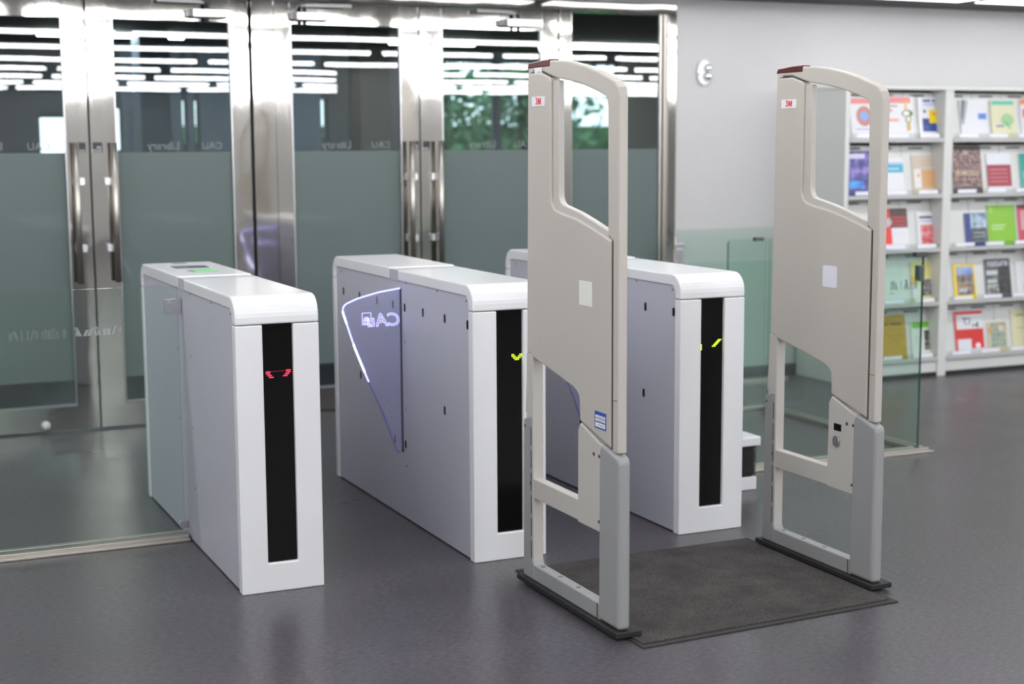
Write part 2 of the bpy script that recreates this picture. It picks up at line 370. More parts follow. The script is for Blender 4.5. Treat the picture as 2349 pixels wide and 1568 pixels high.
def lamp(kind, x, y, label):
    if kind not in protos: o = protos[kind] = strip(.2, .003, M_PANEL) if kind == 'flush' else strip(.044, .029, M_TUBE)
    else: o = copy_tree(protos[kind])
    o.location = (x, y, ZC); o['group'] = 'strip lights under the dark ceiling'; o['label'] = label
for ri, (y, g0) in enumerate(ROWS):
    k = -9
    while True:
        xa = g0 + k*PER + .07; xb = g0 + (k+1)*PER - .07; k += 1
        if xa > 12.5: break
        if xb < -5.4: continue
        lab = 'white strip light in the %s ceiling row from the doors, mirrored in the glass' % ORD[ri]
        if ri == 0 and abs(xb - (5.40-.07)) < .01: lab = 'white strip light at the top edge above the rack, left of the gap'
        if ri == 0 and abs(xa - (5.40+.07)) < .01: lab = 'bright white strip light in the top right corner above the magazine rack'
        lamp('flush' if ri == 0 else 'strip', (xa+xb)/2, y, lab)
for x, lab in ((.9, 'added strip lamp brightening the lobby behind the second door leaf'), (3.4, 'added strip lamp brightening the lobby behind the third door leaf'), (5.35, 'added strip lamp brightening the lobby behind the fourth door leaf')): lamp('strip', x, 7.3, lab)  # lamps added to lift the dark lobby walls behind the clear glass

# ================================================================== turnstile gates
GW, GL = .285, 1.612
RO, RI, TH = .068, .03, .043
CUT0, CUT1 = .762, .862
def arc(cx, cz, r, a0, a1, n=8): return [(cx+r*math.cos(math.radians(a0+(a1-a0)*i/n)), cz+r*math.sin(math.radians(a0+(a1-a0)*i/n))) for i in range(n+1)]
def gate(name, label, x, y, led, flap, reader):
    t = thing(name, label, 'turnstile', (x, y, 0), 'white turnstile gates')
    ze = .908
    fr = [(0, ze)] + arc(RO, 1-RO, RO, 180, 90) + [(CUT0, 1), (CUT0, 1-TH)] + arc(TH+RI, 1-TH-RI, RI, 90, 180) + [(TH, ze)]
    prism('top_cover', fr, 0, 0, GW, M_WHITE, t, .006, 3)
    bk = [(CUT1, 1.004)] + [(GL-RO, 1.004)] + arc(GL-RO, 1.004-RO, RO, 90, 0)[1:] + [(GL, ze), (GL-TH, ze)] + arc(GL-TH-RI, 1-TH-RI, RI, 0, 90) + [(CUT1, 1-TH)]
    prism('reader_cover', bk, 0, 0, GW, M_WHITE, t, .006, 3)
    box('joint_band', .001, GW-.001, CUT0, CUT1, 1-TH, .999, M_BAND, t)
    # front column: a U of white sheet round the black display strip
    d0, d1, dz = .092, .195, .1
    prism('front_panel', [(0, 0), (GW, 0), (GW, ze-.002), (d1, ze-.002), (d1, dz), (d0, dz), (d0, ze-.002), (0, ze-.002)], 1, 0, TH, M_WHITE, t, .004, 2)
    dis = box('display_window', d0, d1, .014, .03, dz, ze-.002, M_BLACK, t)
    prism('back_panel', [(0, 0), (GW, 0), (GW, ze-.002), (0, ze-.002)], 1, GL-TH, GL, M_WHITE, t, .004, 2)
    for s, (a, b) in enumerate(((.005, .013), (GW-.013, GW-.005))):
        pp = fillet([(TH+.001, .006), (GL-TH-.001, .006), (GL-TH-.001, 1-TH-.001), (TH+.001, 1-TH-.001)], [0, 0, RI, RI], 6)
        sp = prism('side_panel', pp, 0, a, b, M_SIDE, t)
        if s == 0:
            for (yy, zz) in ((.07, .94), (.35, .952), (.68, .955), (.70, .72), (.925, .72), (.70, .45), (.925, .45), (1.5, .94), (.70, .22), (.925, .22)):
                bm = bmesh.new(); bm_disc(bm, (a+.0005, yy, zz), (-1, 0, 0), .0045, .0015, 10); obj('screw', bm, pbr('dull screw', (.16, .16, .17), .4, .6), sp)
    box('core', .014, GW-.014, TH, GL-TH, .004, 1-TH, M_DARK, t)
    # LED marks: small dots behind the smoked window
    col = (1.0, .02, .06) if led == 'red' else (.62, .95, .02)
    lm = pbr('led ' + led, col, .5, emit=col, es=5.0 if led == 'red' else 2.2)
    bm = bmesh.new()
    if led == 'red':
        pts = []
        for i, (a, n0) in enumerate(((0, 3), (0, 3), (1, 3), (2, 3))):
            for j in range(n0): pts.append((.105+(a+j)*.0055, .747-i*.0062)); pts.append((.186-(a+j)*.0055, .750-i*.0062))
    else:
        pts = []
        for i, (a, n0) in enumerate(((0, 2), (0, 3), (1, 3), (2, 2))):
            for j in range(n0): pts.append((.163+(a+j)*.0058 - .006, .728+.0058*3-i*.006)); pts.append((.200-(a+j)*.0058-.006, .728+.0058*3-i*.006))
        if led == 'green_wide':
            pts = [(.094+j*.006, .712+i*.006) for j in range(2) for i in range(4)]
            for i in range(5):
                for j in range(3): pts.append((.150+i*.0065+j*.0055, .722+i*.0058))
    for (px, pz) in pts: bm_disc(bm, (px, .0135, pz), (0, -1, 0), .0021, .0008, 8)
    obj('led_marks', bm, lm, dis)
    if led == 'red':
        box('led_line', .118, .173, .0128, .0138, .7475, .7485, pbr('dim red led', (.3, .0, .01), .5, emit=(1, .01, .03), es=.35), dis)
    if flap:
        for (yy, zz) in ((1.471, .855), (1.252, .855), (1.029, .855), (.835, .856), (.70, .856), (.50, .856), (.277, .856), (.06, .856), (1.254, .511), (.287, .511), (.835, .306), (.71, .306)):
            bm = bmesh.new(); bm_prism(bm, fillet([(yy-.009, zz-.017), (yy+.009, zz-.017), (yy+.009, zz+.017), (yy-.009, zz+.017)], .008, 4), 0, .0044, .0055); obj('sensor_slot', bm, M_BLACK, t)
        yf = .745
        box('flap_slit', .0035, .006, yf-.010, yf+.010, .27, .932, M_DARK, t)
        out = fillet([(.004, .929), (-.085, .917), (-.175, .896), (-.243, .868), (-.188, .698), (-.142, .583), (-.075, .429), (-.018, .268), (.004, .285)], [0, .3, .3, .03, 0, 0, 0, .006, 0], 6)
        fl = prism('flap', out, 1, yf-.005, yf+.005, pbr('clear violet acrylic', (.34, .34, .62), .1, alpha=.22), t)
        # lit rim of the acrylic, dim where the LEDs do not reach
        rim = out[:-1]
        runs = []
        for a, b in zip(rim, rim[1:]):
            n = max(1, int((Vector(b)-Vector(a)).length/.02))
            for i in range(n):
                p = Vector(a).lerp(Vector(b), i/n); q = Vector(a).lerp(Vector(b), (i+1)/n); zz = (p.y+q.y)/2
                lev = 1 if (.60 < zz < .72 or .80 < zz < .85) else (0 if zz > .57 else 2)
                if runs and runs[-1][0] == lev: runs[-1][1].append((q.x, yf, q.y))
                else: runs.append((lev, [(p.x, yf, p.y), (q.x, yf, q.y)]))
        RM = [pbr(nmn, (.2, .2, .4), .3, emit=e, es=s) for nmn, e, s in (('violet rim glow', (.36, .38, 1.0), 2.2), ('bright rim glow', (.62, .66, 1.0), 6.0), ('unlit rim', (.1, .1, .25), .05))]
        for lev, path in runs: tube('flap_rim', path, .0036, RM[lev], fl, 6)
        lg = pbr('glowing engraved logo', (.3, .3, .5), .4, emit=(.50, .48, 1.0), es=1.25)
        text('flap_logo', 'CAu', .072, (-.068, yf-.0055, .805), '-ym', lg, fl, outline=.0016, xs=1.05, shear=.15)
        text('flap_logo', 'e', .06, (-.140, yf-.0055, .812), '-ym', lg, fl, outline=.0016)
        bm = bmesh.new(); q = [(-.158, yf-.0055, .792), (-.122, yf-.0055, .792), (-.122, yf-.0055, .838), (-.158, yf-.0055, .838)]
        for i in range(4): bm_tube(bm, [q[i], q[(i+1) % 4]], .0014, 6)
        obj('flap_logo_frame', bm, lg, fl)
    if reader:
        z = 1.004
        rd = prism('card_reader', fillet([(.068, 1.215), (.205, 1.215), (.212, 1.335), (.072, 1.352)], .012, 4), 2, z, z+.0015, pbr('grey lcd glass', (.16, .19, .19), .12), t)
        box('lcd_screen', .14, .195, 1.235, 1.32, z+.0015, z+.002, pbr('lcd panel', (.055, .065, .075), .15), rd)
        box('label_frame', .092, .187, 1.03, 1.125, z, z+.001, pbr('grey label frame', (.3, .3, .3), .4), t)  # flat grey square lying partly under the green label
        box('lit_label', .106, .194, 1.005, 1.085, z+.001, z+.002, pbr('green lit label', (.2, .7, .25), .4, emit=(.18, .85, .25), es=.12), t)
        bm = bmesh.new(); bm_tube(bm, [(.14, 1.49, z), (.14, 1.49, z+.002)], .032, 24); obj('reader_ring', bm, pbr('grey ring', (.30, .30, .31), .35), t)
    return t
gate('turnstile_gate', 'white turnstile with red eye lights and a card reader top, beside the left glass barrier', 0, 0, 'red', False, True)
gate('turnstile_gate', 'middle white turnstile with a glowing violet wedge flap on its side', .8548, .0271, 'green', True, False)
gate('turnstile_gate', 'white turnstile with green lights standing between the two grey detection gates', 1.7144, .0505, 'green_wide', True, False)

# ================================================================== detection gates (book security antennas)
def gantry(name, label, x, dy, extra):
    t = thing(name, label, 'security gate', (x, dy, 0), 'beige grey book detection gates')
    h = .0155; hs = .0215; zb = .027
    # outer loop frame: back post, arch, front post
    outer = [(-.262, .59), (-.282, .81), (-.297, 1.732)] + [(-.305, 1.748), (-.40, 1.753), (-.462, 1.754), (-.533, 1.750), (-.600, 1.743), (-.694, 1.726), (-.785, 1.705), (-.862, 1.682)] + [(-.893, 1.671), (-.912, 1.655), (-.920, 1.630), (-.921, .57)]
    inner = [(-.884, .60), (-.851, 1.233)] + [(-.849, 1.600), (-.843, 1.618), (-.832, 1.630), (-.785, 1.645), (-.694, 1.668), (-.600, 1.684), (-.508, 1.696)] + [(-.462, 1.706), (-.395, 1.724), (-.335, 1.726), (-.328, 1.718), (-.320, .82)]
    bm = bmesh.new()
    fpts = outer + [(-.884, .57), (-.884, 1.205), (-.852, 1.222)] + inner[2:] + [(-.318, .59)]
    bm_prism(bm, fpts, 0, -h, h)
    obj('frame', bm, M_GBODY, t, .007, 3)
    # back post (with its slotted inner face) and front post lower part
    prism('back_post', [(-.268, zb+.06), (-.282, .80), (-.332, .80), (-.332, zb+.06)], 0, -.0185, .0185, M_GCREAM, t, .003)
    # infill panel: column and big wedge shaped plate
    inf = fillet([(-.301, 1.700), (-.318, 1.718), (-.395, 1.720), (-.462, 1.702), (-.470, 1.690), (-.470, 1.290), (-.553, 1.274), (-.648, 1.262), (-.741, 1.242), (-.820, 1.222), (-.878, 1.206), (-.880, .581), (-.676, .633), (-.673, .695), (-.668, .712), (-.654, .722), (-.633, .731), (-.505, .757), (-.345, .786), (-.318, .798), (-.286, .800)], [.012, .012, 0, .006, .006, .045] + [0]*16, 6)
    ip = prism('panel', inf, 0, -h-.004, h+.004, M_GBODY, t, .012, 3)
    # recessed sill seen inside the upper opening
    prism('inner_rim', fillet([(-.470, 1.690), (-.512, 1.690), (-.514, 1.306), (-.648, 1.283), (-.741, 1.261), (-.850, 1.232), (-.850, 1.208), (-.741, 1.235), (-.648, 1.255), (-.553, 1.267), (-.468, 1.284)], [0, 0, .035] + [0]*8, 6), 0, -.0105, .0105, M_GCREAM, t, .004)
    # dark joint lines
    for q in (((-.882, .578), (-.884, .578), (-.884, 1.207), (-.882, 1.207)), ((-.884, .7285), (-.914, .7300), (-.914, .7315), (-.884, .7300)), ((-.283, .7975), (-.322, .7975), (-.322, .799), (-.283, .799)), ((-.290, 1.2715), (-.303, 1.2715), (-.303, 1.273), (-.290, 1.273))):
        bm = bmesh.new(); bm_prism(bm, list(q), 0, -h-.0012, h+.0012); obj('joint_line', bm, M_GLINE, t)
    bm = bmesh.new(); bm_prism(bm, [(-.316, 1.7195), (-.396, 1.7215), (-.464, 1.7035), (-.464, 1.7055), (-.396, 1.7235), (-.316, 1.7215)], 0, -h-.0010, h+.0010); obj('joint_line', bm, M_GLINE, t)
    # screw covers
    for (yy, zz) in ((-.418, 1.338), (-.762, 1.155), (-.385, .859), (-.829, .747), (-.708, .648)):
        bm = bmesh.new(); bm_disc(bm, (-h-.0035, yy, zz), (-1, 0, 0), .0085, .0012, 16); obj('screw_cap', bm, M_GBODY, t)
    # red lamp on top corner
    rl = prism('signal_lamp', fillet([(-.292, 1.735), (-.303, 1.752), (-.400, 1.7575), (-.459, 1.7580), (-.459, 1.735)], [0, .008, 0, 0, 0], 4), 0, -h-.0016, h+.0016, M_RED, t, .003)
    # cross bars, control box
    prism('cross_bar', [(-.325, .310), (-.80, .310), (-.80, .377), (-.325, .377)], 0, -.0175, .0175, M_GCREAM, t, .003)
    cb = prism('control_box', [(-.662, .305), (-.665, .604), (-.682, .628), (-.812, .585), (-.83, .585), (-.83, .305)], 0, -h-.005, h+.005, M_GCREAM, t, .005, 2)
    bm = bmesh.new(); bm_disc(bm, (-h-.0048, -.775, .545), (-1, 0, 0), .006, .0016, 12); obj('screw', bm, pbr('brown screw', (.12, .10, .08), .4, .4), cb)
    # grey lower shoes
    sb = prism('back_shoe', [(-.255, zb), (-.262, .572), (-.315, .590), (-.326, .585), (-.326, .105), (-.340, .080), (-.345, zb)], 0, -hs, hs, M_GSHOE, t, .010, 3)
    for sx in (-hs-.0006, hs-.0006):
        for z0 in [.10+.078*i for i in range(6)]:
            box('slot', sx, sx+.0012, -.3225, -.3195, z0, z0+.062, M_DARK, sb)
    fsh = prism('front_shoe', [(-.803, zb), (-.806, .562), (-.822, .588), (-.905, .568), (-.934, .560), (-.938, .54), (-.938, zb)], 0, -hs, hs, M_GSHOE, t, .014, 4)
    prism('foot_bar', [(-.335, zb), (-.335, .080), (-.815, .080), (-.815, zb)], 0, -hs+.002, hs-.002, M_GSHOE, t, .004)
    for yy in (-.37, -.50, -.63):
        bm = bmesh.new(); bm_disc(bm, (0, yy, .0795), (0, 0, 1), .008, .002, 12); obj('floor_bolt', bm, pbr('foot bolt', (.2, .2, .2), .4, .5), t)
    for yy, zz in ((-.80, .077), ):
        bm = bmesh.new(); bm_prism(bm, [(-.797, zb), (-.7995, zb), (-.7995, .078), (-.797, .078)], 0, -hs-.0008, hs+.0008); obj('joint_line', bm, M_GLINE, t)
    for (yy, zz) in ((-.275, .55), (-.812, .545), (-.812, .34), (-.318, .36)):
        bm = bmesh.new(); bm_disc(bm, (-hs-.0004, yy, zz), (-1, 0, 0), .005, .0014, 10); obj('screw', bm, pbr('brown screw', (.12, .10, .08), .4, .4), t)
    prism('base_plate', [(-.036, -.232), (.052, -.232), (.052, -.952), (-.036, -.952)], 2, .009, .0272, M_RUBBER, t, .003)
    # 3M plate
    pl = box('brand_plate', -h-.0052, -h-.0038, -.430, -.335, 1.612, 1.643, M_PAPER, t)
    emm = [(0, 0), (0, 1), (.32, 1), (.5, .42), (.68, 1), (1, 1), (1, 0), (.77, 0), (.77, .62), (.59, .05), (.41, .05), (.23, .62), (.23, 0)]
    text('brand_lettering', '3', .030, (-h-.0056, -.3705, 1.6275), '-x', pbr('red print', (.70, .012, .02), .5), pl, offset=.0009, xs=.95)
    for poly, y0, w in ((emm, -.380, .0235), ):
        bm = bmesh.new(); bm_prism(bm, [(y0-px*w, 1.617+pz*.021) for px, pz in poly], 0, -h-.0056, -h-.0051); obj('brand_lettering', bm, pbr('red print', (.70, .012, .02), .5), pl)
    if extra == 'A':
        box('white_sticker', -h-.0047, -h-.0038, -.760, -.673, .998, 1.074, pbr('cream sticker', (.80, .80, .72), .5), t)
        b = box('asset_label', -h-.0047, -h-.0038, -.853, -.779, .629, .682, pbr('blue print', (.03, .09, .42), .5), t)
        for i, (z0, z1) in enumerate(((.634, .648), (.652, .660), (.6625, .6705))):
            box('label_field', -h-.0052, -h-.0046, -.848, -.784, z0, z1, M_PAPER, b)
            bm = bmesh.new(); bm_box(bm, -h-.0055, -h-.0051, -.842, -.800, (z0+z1)/2-.0008, (z0+z1)/2+.0008); obj('label_line', bm, pbr('grey print', (.25, .25, .28), .5), b)
        q = box('small_tag', -h-.0022, -h-.001, -.404, -.349, 1.711, 1.735, M_PAPER, t)
        box('tag_line', -h-.0026, -h-.0021, -.398, -.372, 1.7195, 1.7215, pbr('grey print', (.25, .25, .28), .5), q)
    else:
        prism('white_sticker', fillet([(-.697, 1.000), (-.697, 1.074), (-.612, 1.074), (-.612, 1.000)], .008, 3), 0, -h-.0047, -h-.0038, pbr('glossy white sticker', (.78, .78, .86), .15), t)
        box('counter_window', -h-.0058, -h-.0048, -.742, -.700, .512, .536, M_BLACK, cb)
        bm = bmesh.new(); bm_disc(bm, (-h-.0045, -.718, .475), (-1, 0, 0), .019, .006, 20); obj('key_lock', bm, M_ALU, cb)
    return t
gantry('detection_gate', 'left grey book detection gate carrying a small blue bordered label', .9375, 0, 'A')
gantry('detection_gate', 'right grey book detection gate with a round key lock, before the magazine rack', 1.9415, .037, 'B').scale = (1, .957, 1)

# floor mat between them
mt = thing('floor_mat', 'dark grey carpet mat lying between the two detection gates', 'mat', (0, 0, 0))
bm = bmesh.new(); bm_prism(bm, [(.947, -1.037), (1.926, -.992), (1.926, -.105), (.947, -.120)], 2, .0005, .004); obj('rubber_border', bm, pbr('dark rubber border', (.03, .028, .026), .7), mt)
bm = bmesh.new(); bm_prism(bm, [(.960, -1.012), (1.905, -.968), (1.905, -.120), (.960, -.135)], 2, .004, .0082); obj('carpet', bm, M_MAT, mt)

# ================================================================== glass barriers
def gpane(name, pts, ax, a0, a1, par, dark=False):
    """pane; its side faces show the green of the glass, darkest on the free upright edge (lowest in-plane coordinate)"""
    o = prism(name, pts, ax, a0, a1, [M_BGLASS, M_EDGE, M_EDGEL], par, mi_side=1)
    k = 1 if ax == 0 else 0; lo = min(p[0] for p in pts)
    for p in o.data.polygons:
        if p.material_index == 1 and not (dark and abs(p.normal.z) < .5 and p.center[k] < lo+.03): p.material_index = 2
    return o
M_BOOK = pbr('white frosted print', (.42, .46, .45), .6, alpha=.55)
def spines(par, ax, pos, s0, s1, z0, h, seed, thick=.0006, mat=None):
    """row of upright strokes like book spines, the printed lettering on the glass"""
    rnd = random.Random(seed); s = s0; bm = bmesh.new()
    while s < s1:
        w = rnd.choice((.006, .008, .012)); hh = h*rnd.uniform(.55, 1.0); tl = rnd.choice((0, 0, 0, .012, -.014))
        bm_prism(bm, [(s, z0), (s+w, z0), (s+w+tl, z0+hh), (s+tl, z0+hh)], ax, pos, pos+thick); s += w+rnd.choice((.003, .004, .014))
    return obj('printed_strokes', bm, mat or M_BOOK, par)
lb = thing('glass_barrier', 'low clear glass barrier on the left, joined to the turnstile with red lights', 'barrier', (0, 0, 0), 'low glass barriers')
lp = gpane('glass_pane', [(-3.0, .020), (-.008, .020), (-.008, .972), (-3.0, .972)], 1, .838, .850, lb)
spines(lp, 1, .8372, -.385, -.255, .800, .042, 3); spines(lp, 1, .8372, -.235, -.222, .81, .032, 4); spines(lp, 1, .8372, -.62, -.41, .795, .042, 5, mat=pbr('faint frosted print', (.3, .34, .33), .6, alpha=.12))
bm = bmesh.new(); bm_box(bm, -3.0, -.002, .792, .837, 0, .022); bm_box(bm, -3.0, -.002, .851, .880, 0, .022); bm_box(bm, -3.0, -.002, .770, .792, 0, .010); obj('floor_rail', bm, M_STEEL2, lb, .002)
br = box('wall_bracket', -.060, .004, .828, .836, .866, .924, M_CHROME, lb, .002)
for zz in (.878, .912):
    bm = bmesh.new(); bm_disc(bm, (-.04, .8285, zz), (0, -1, 0), .006, .002, 10); obj('bolt', bm, M_ALU, br)
br = box('wall_bracket', -.03, .004, .828, .836, .04, .07, M_CHROME, lb, .002)
rb = thing('glass_barrier', 'low green tinted glass enclosure behind the right detection gate', 'barrier', (0, 0, 0), 'low glass barriers')
fp = gpane('glass_pane', [(2.010, .020), (3.570, .020), (3.570, .965), (2.010, .965)], 1, .912, .924, rb)
spn = spines(fp, 1, .9112, 2.90, 3.30, .80, .05, 11, mat=pbr('faint frosted print', (.3, .34, .33), .6, alpha=.12)); spines(fp, 1, .9112, 3.38, 3.55, .795, .05, 9, mat=pbr('grey green print', (.22, .30, .27), .6, alpha=.45))
sp_ = gpane('glass_pane', [(.930, .020), (2.230, .020), (2.230, .965), (.930, .965)], 0, 3.578, 3.590, rb, True)
gpane('glass_pane', fillet([(3.322, .020), (3.572, .020), (3.572, .965), (3.322, .965)], [0, 0, 0, .025], 5), 1, 2.236, 2.248, rb, True)
bm = bmesh.new(); bm_box(bm, 2.006, 3.615, .880, .911, 0, .022); bm_box(bm, 2.006, 3.565, .925, .950, 0, .022); bm_box(bm, 2.006, 3.63, .862, .880, 0, .010)
bm_box(bm, 3.591, 3.616, .930, 2.27, 0, .022); bm_box(bm, 3.552, 3.577, .950, 2.235, 0, .022); bm_box(bm, 3.30, 3.577, 2.249, 2.27, 0, .022); bm_box(bm, 3.30, 3.552, 2.214, 2.235, 0, .022)
obj('floor_rail', bm, M_STEEL2, rb, .002)
for q in ((3.520, 3.592, .900, .930, .948, .972), (3.49, 3.548, 2.226, 2.252, .952, .972)): box('corner_clip', *q, pbr('dark clip', (.12, .12, .12), .35, .8), rb, .002)
box('corner_clip', 3.560, 3.592, .925, .96, .83, .905, pbr('grey clip', (.22, .24, .26), .3, .8), rb, .002)
sg = thing('glass_swing_panel', 'glass panel standing against the white wall beside the steel door jamb', 'barrier', (0, 0, 0), 'low glass barriers')
gpane('glass_pane', [(3.505, .02), (4.30, .02), (4.30, .971), (3.505, .971)], 1, 3.095, 3.107, sg)
bm = bmesh.new(); bm_box(bm, 3.478, 3.55, 3.085, 3.117, .858, .886); bm_box(bm, 3.486, 3.542, 3.08, 3.122, .790, .858); bm_box(bm, 3.478, 3.55, 3.085, 3.117, .775, .790); obj('hinge', bm, M_CHROME, sg, .003)
tube('hinge_post', [(3.492, 3.101, 0), (3.492, 3.101, .93)], .016, M_STEEL2, sg)
bm = bmesh.new(); bm_box(bm, 3.478, 4.32, 3.075, 3.094, 0, .02); bm_box(bm, 3.478, 4.32, 3.108, 3.125, 0, .02); obj('floor_rail', bm, M_STEEL2, sg)

# finned unit on the floor behind the third turnstile
hu = thing('floor_heater', 'small white box with black ribbed sides on the floor behind the turnstile', 'heater', (0, 0, 0))
box('top_cover', 2.10, 2.428, .56, .86, .195, .236, M_WHITE, hu, .006)
box('base', 2.115, 2.418, .575, .845, 0, .058, M_WHITE, hu, .004)
bd = box('core', 2.125, 2.402, .585, .835, .058, .195, M_DARK, hu)
for i in range(15):
    z = .064+i*.0088; box('fin', 2.117, 2.414, .577, .843, z, z+.0045, pbr('black fin', (.02, .02, .02), .5), hu)

# ================================================================== wall strobe
st = thing('fire_strobe', 'white oval alarm strobe with a clear lens mounted on the white wall', 'alarm', (3.772, D, 1.922))
bm = bmesh.new(); N = 28
bm_prism(bm, [(.05*math.cos(2*math.pi*i/N), .078*math.sin(2*math.pi*i/N)) for i in range(N)], 1, -.022, 0); obj('base', bm, M_WHITE, st, .008, 3)
for zz, r in ((.028, .026), (-.022, .030)):
    bm = bmesh.new(); bmesh.ops.create_uvsphere(bm, u_segments=14, v_segments=10, radius=r); bmesh.ops.scale(bm, vec=(1, 1.0, .95), verts=bm.verts)
    obj('lens', bm, pbr('silver lens', (.8, .82, .84), .12, .8), st, smooth=True, loc=(.018, -.030, zz))
bm = bmesh.new(); bm_disc(bm, (-.044, -.02, -.01), (0, -1, 0), .008, .006, 10); obj('indicator', bm, pbr('salmon dot', (.6, .25, .15), .4), st)

# ================================================================== magazine rack
YR = 2.76
rk = thing('magazine_rack', 'white steel magazine display rack standing against the wall', 'rack', (0, 0, 0))
SH = [1.517, 1.166, .826, .482, .126]     # top of each shelf nosing
bays = [(4.517, 5.247), (5.315, 6.045), (6.113, 6.843)]
for (a, b) in ((4.483, 4.517), (5.247, 5.315), (6.045, 6.113), (6.843, 6.877)):
    prism('upright', [(YR, .0), (D-.03, .0), (D-.03, 1.815), (YR, 1.815)], 0, a, b, M_RACK, rk, .003)
box('top_board', 4.478, 6.882, YR-.006, D-.03, 1.815, 1.836, M_RACK, rk, .003)
box('back_board', 4.517, 6.843, D-.045, D-.03, .02, 1.815, M_RACK, rk)
M_LIP = glass('clear acrylic lip', (.93, .95, .94), .8)
CARD = pbr('label card', (.86, .86, .95), .5)
for bi, (a, b) in enumerate(bays):
    box('kick_panel', a, b, YR+.012, YR+.03, .028, .095, M_RACK, rk)
    w = (b-a)/3
    for si, z in enumerate(SH):
        prism('shelf', [(YR-.004, z-.024), (YR+.11, z-.03), (YR+.11, z-.02), (YR+.004, z), (YR-.004, z)], 0, a, b, M_RACKB, rk)
        box('shelf_lip', a+.01, b-.01, YR-.002, YR+.002, z, z+.03, M_LIP, rk)
        top = z+.305 if si else 1.80
        for k in range(3):
            prism('display_board', [(YR+.075, z-.016), (YR+.127, top), (YR+.133, top), (YR+.081, z-.016)], 0, a+k*w+.002, a+(k+1)*w-.002, M_RACK, rk)
            box('finger_slot', a+k*w+.06, a+k*w+.17, YR+.120, YR+.1255, top-.022, top-.012, pbr('slot shade', (.08, .08, .08), .8), rk)
            if bi < 2: box('label_card', a+k*w+.05, a+k*w+.20, YR-.0035, YR-.0024, z+.004, z+.026, CARD, rk)
box('toe_kick', 4.483, 6.877, YR+.006, YR+.05, 0, .026, pbr('black plinth', (.012, .014, .012), .6), rk)

# magazines: (column edges x0,x1 and bottom,top z as they show; spine thickness; cover colour; printed patches in 0..1; words)
def flat(c, r=.35): return pbr('print %.3f %.3f %.3f' % c, c, r)
def photo(name, c1, c2, sc, c3=None):
    k = 'photo ' + name
    if k in MC: return MC[k]
    m = pbr(k, c1, .3); N, L = nm(m); v = coords(m, (1, 1, 1), 'Object')
    n = add(m, 'ShaderNodeTexNoise', Scale=sc, Detail=4.0); L.new(v, n.inputs['Vector'])
    cr = add(m, 'ShaderNodeValToRGB'); e = cr.color_ramp.elements; e[0].position = .36; e[0].color = (*c1, 1); e[1].position = .64; e[1].color = (*c2, 1)
    if c3: q = e.new(.5); q.color = (*c3, 1)
    L.new(n.outputs['Fac'], cr.inputs[0]); L.new(cr.outputs[0], N['Principled BSDF'].inputs['Base Color']); return m
def ell(cx, cy, rx, ry, n=20): return [(cx+rx*math.cos(2*math.pi*i/n), cy+ry*math.sin(2*math.pi*i/n)) for i in range(n)]
def R(x0, y0, x1, y1): return [(x0, y0), (x1, y0), (x1, y1), (x0, y1)]
WHT, RED, PINK, NAVY, BLUE, YEL = (.75, .75, .78), (.66, .03, .03), (.75, .25, .25), (.02, .04, .22), (.04, .16, .62), (.85, .62, .01)
GRN, LIME, CREAM, GOLD, BLK, TEAL = (.03, .36, .22), (.22, .50, .02), (.66, .64, .42), (.47, .29, .015), (.02, .02, .022), (.05, .40, .62)
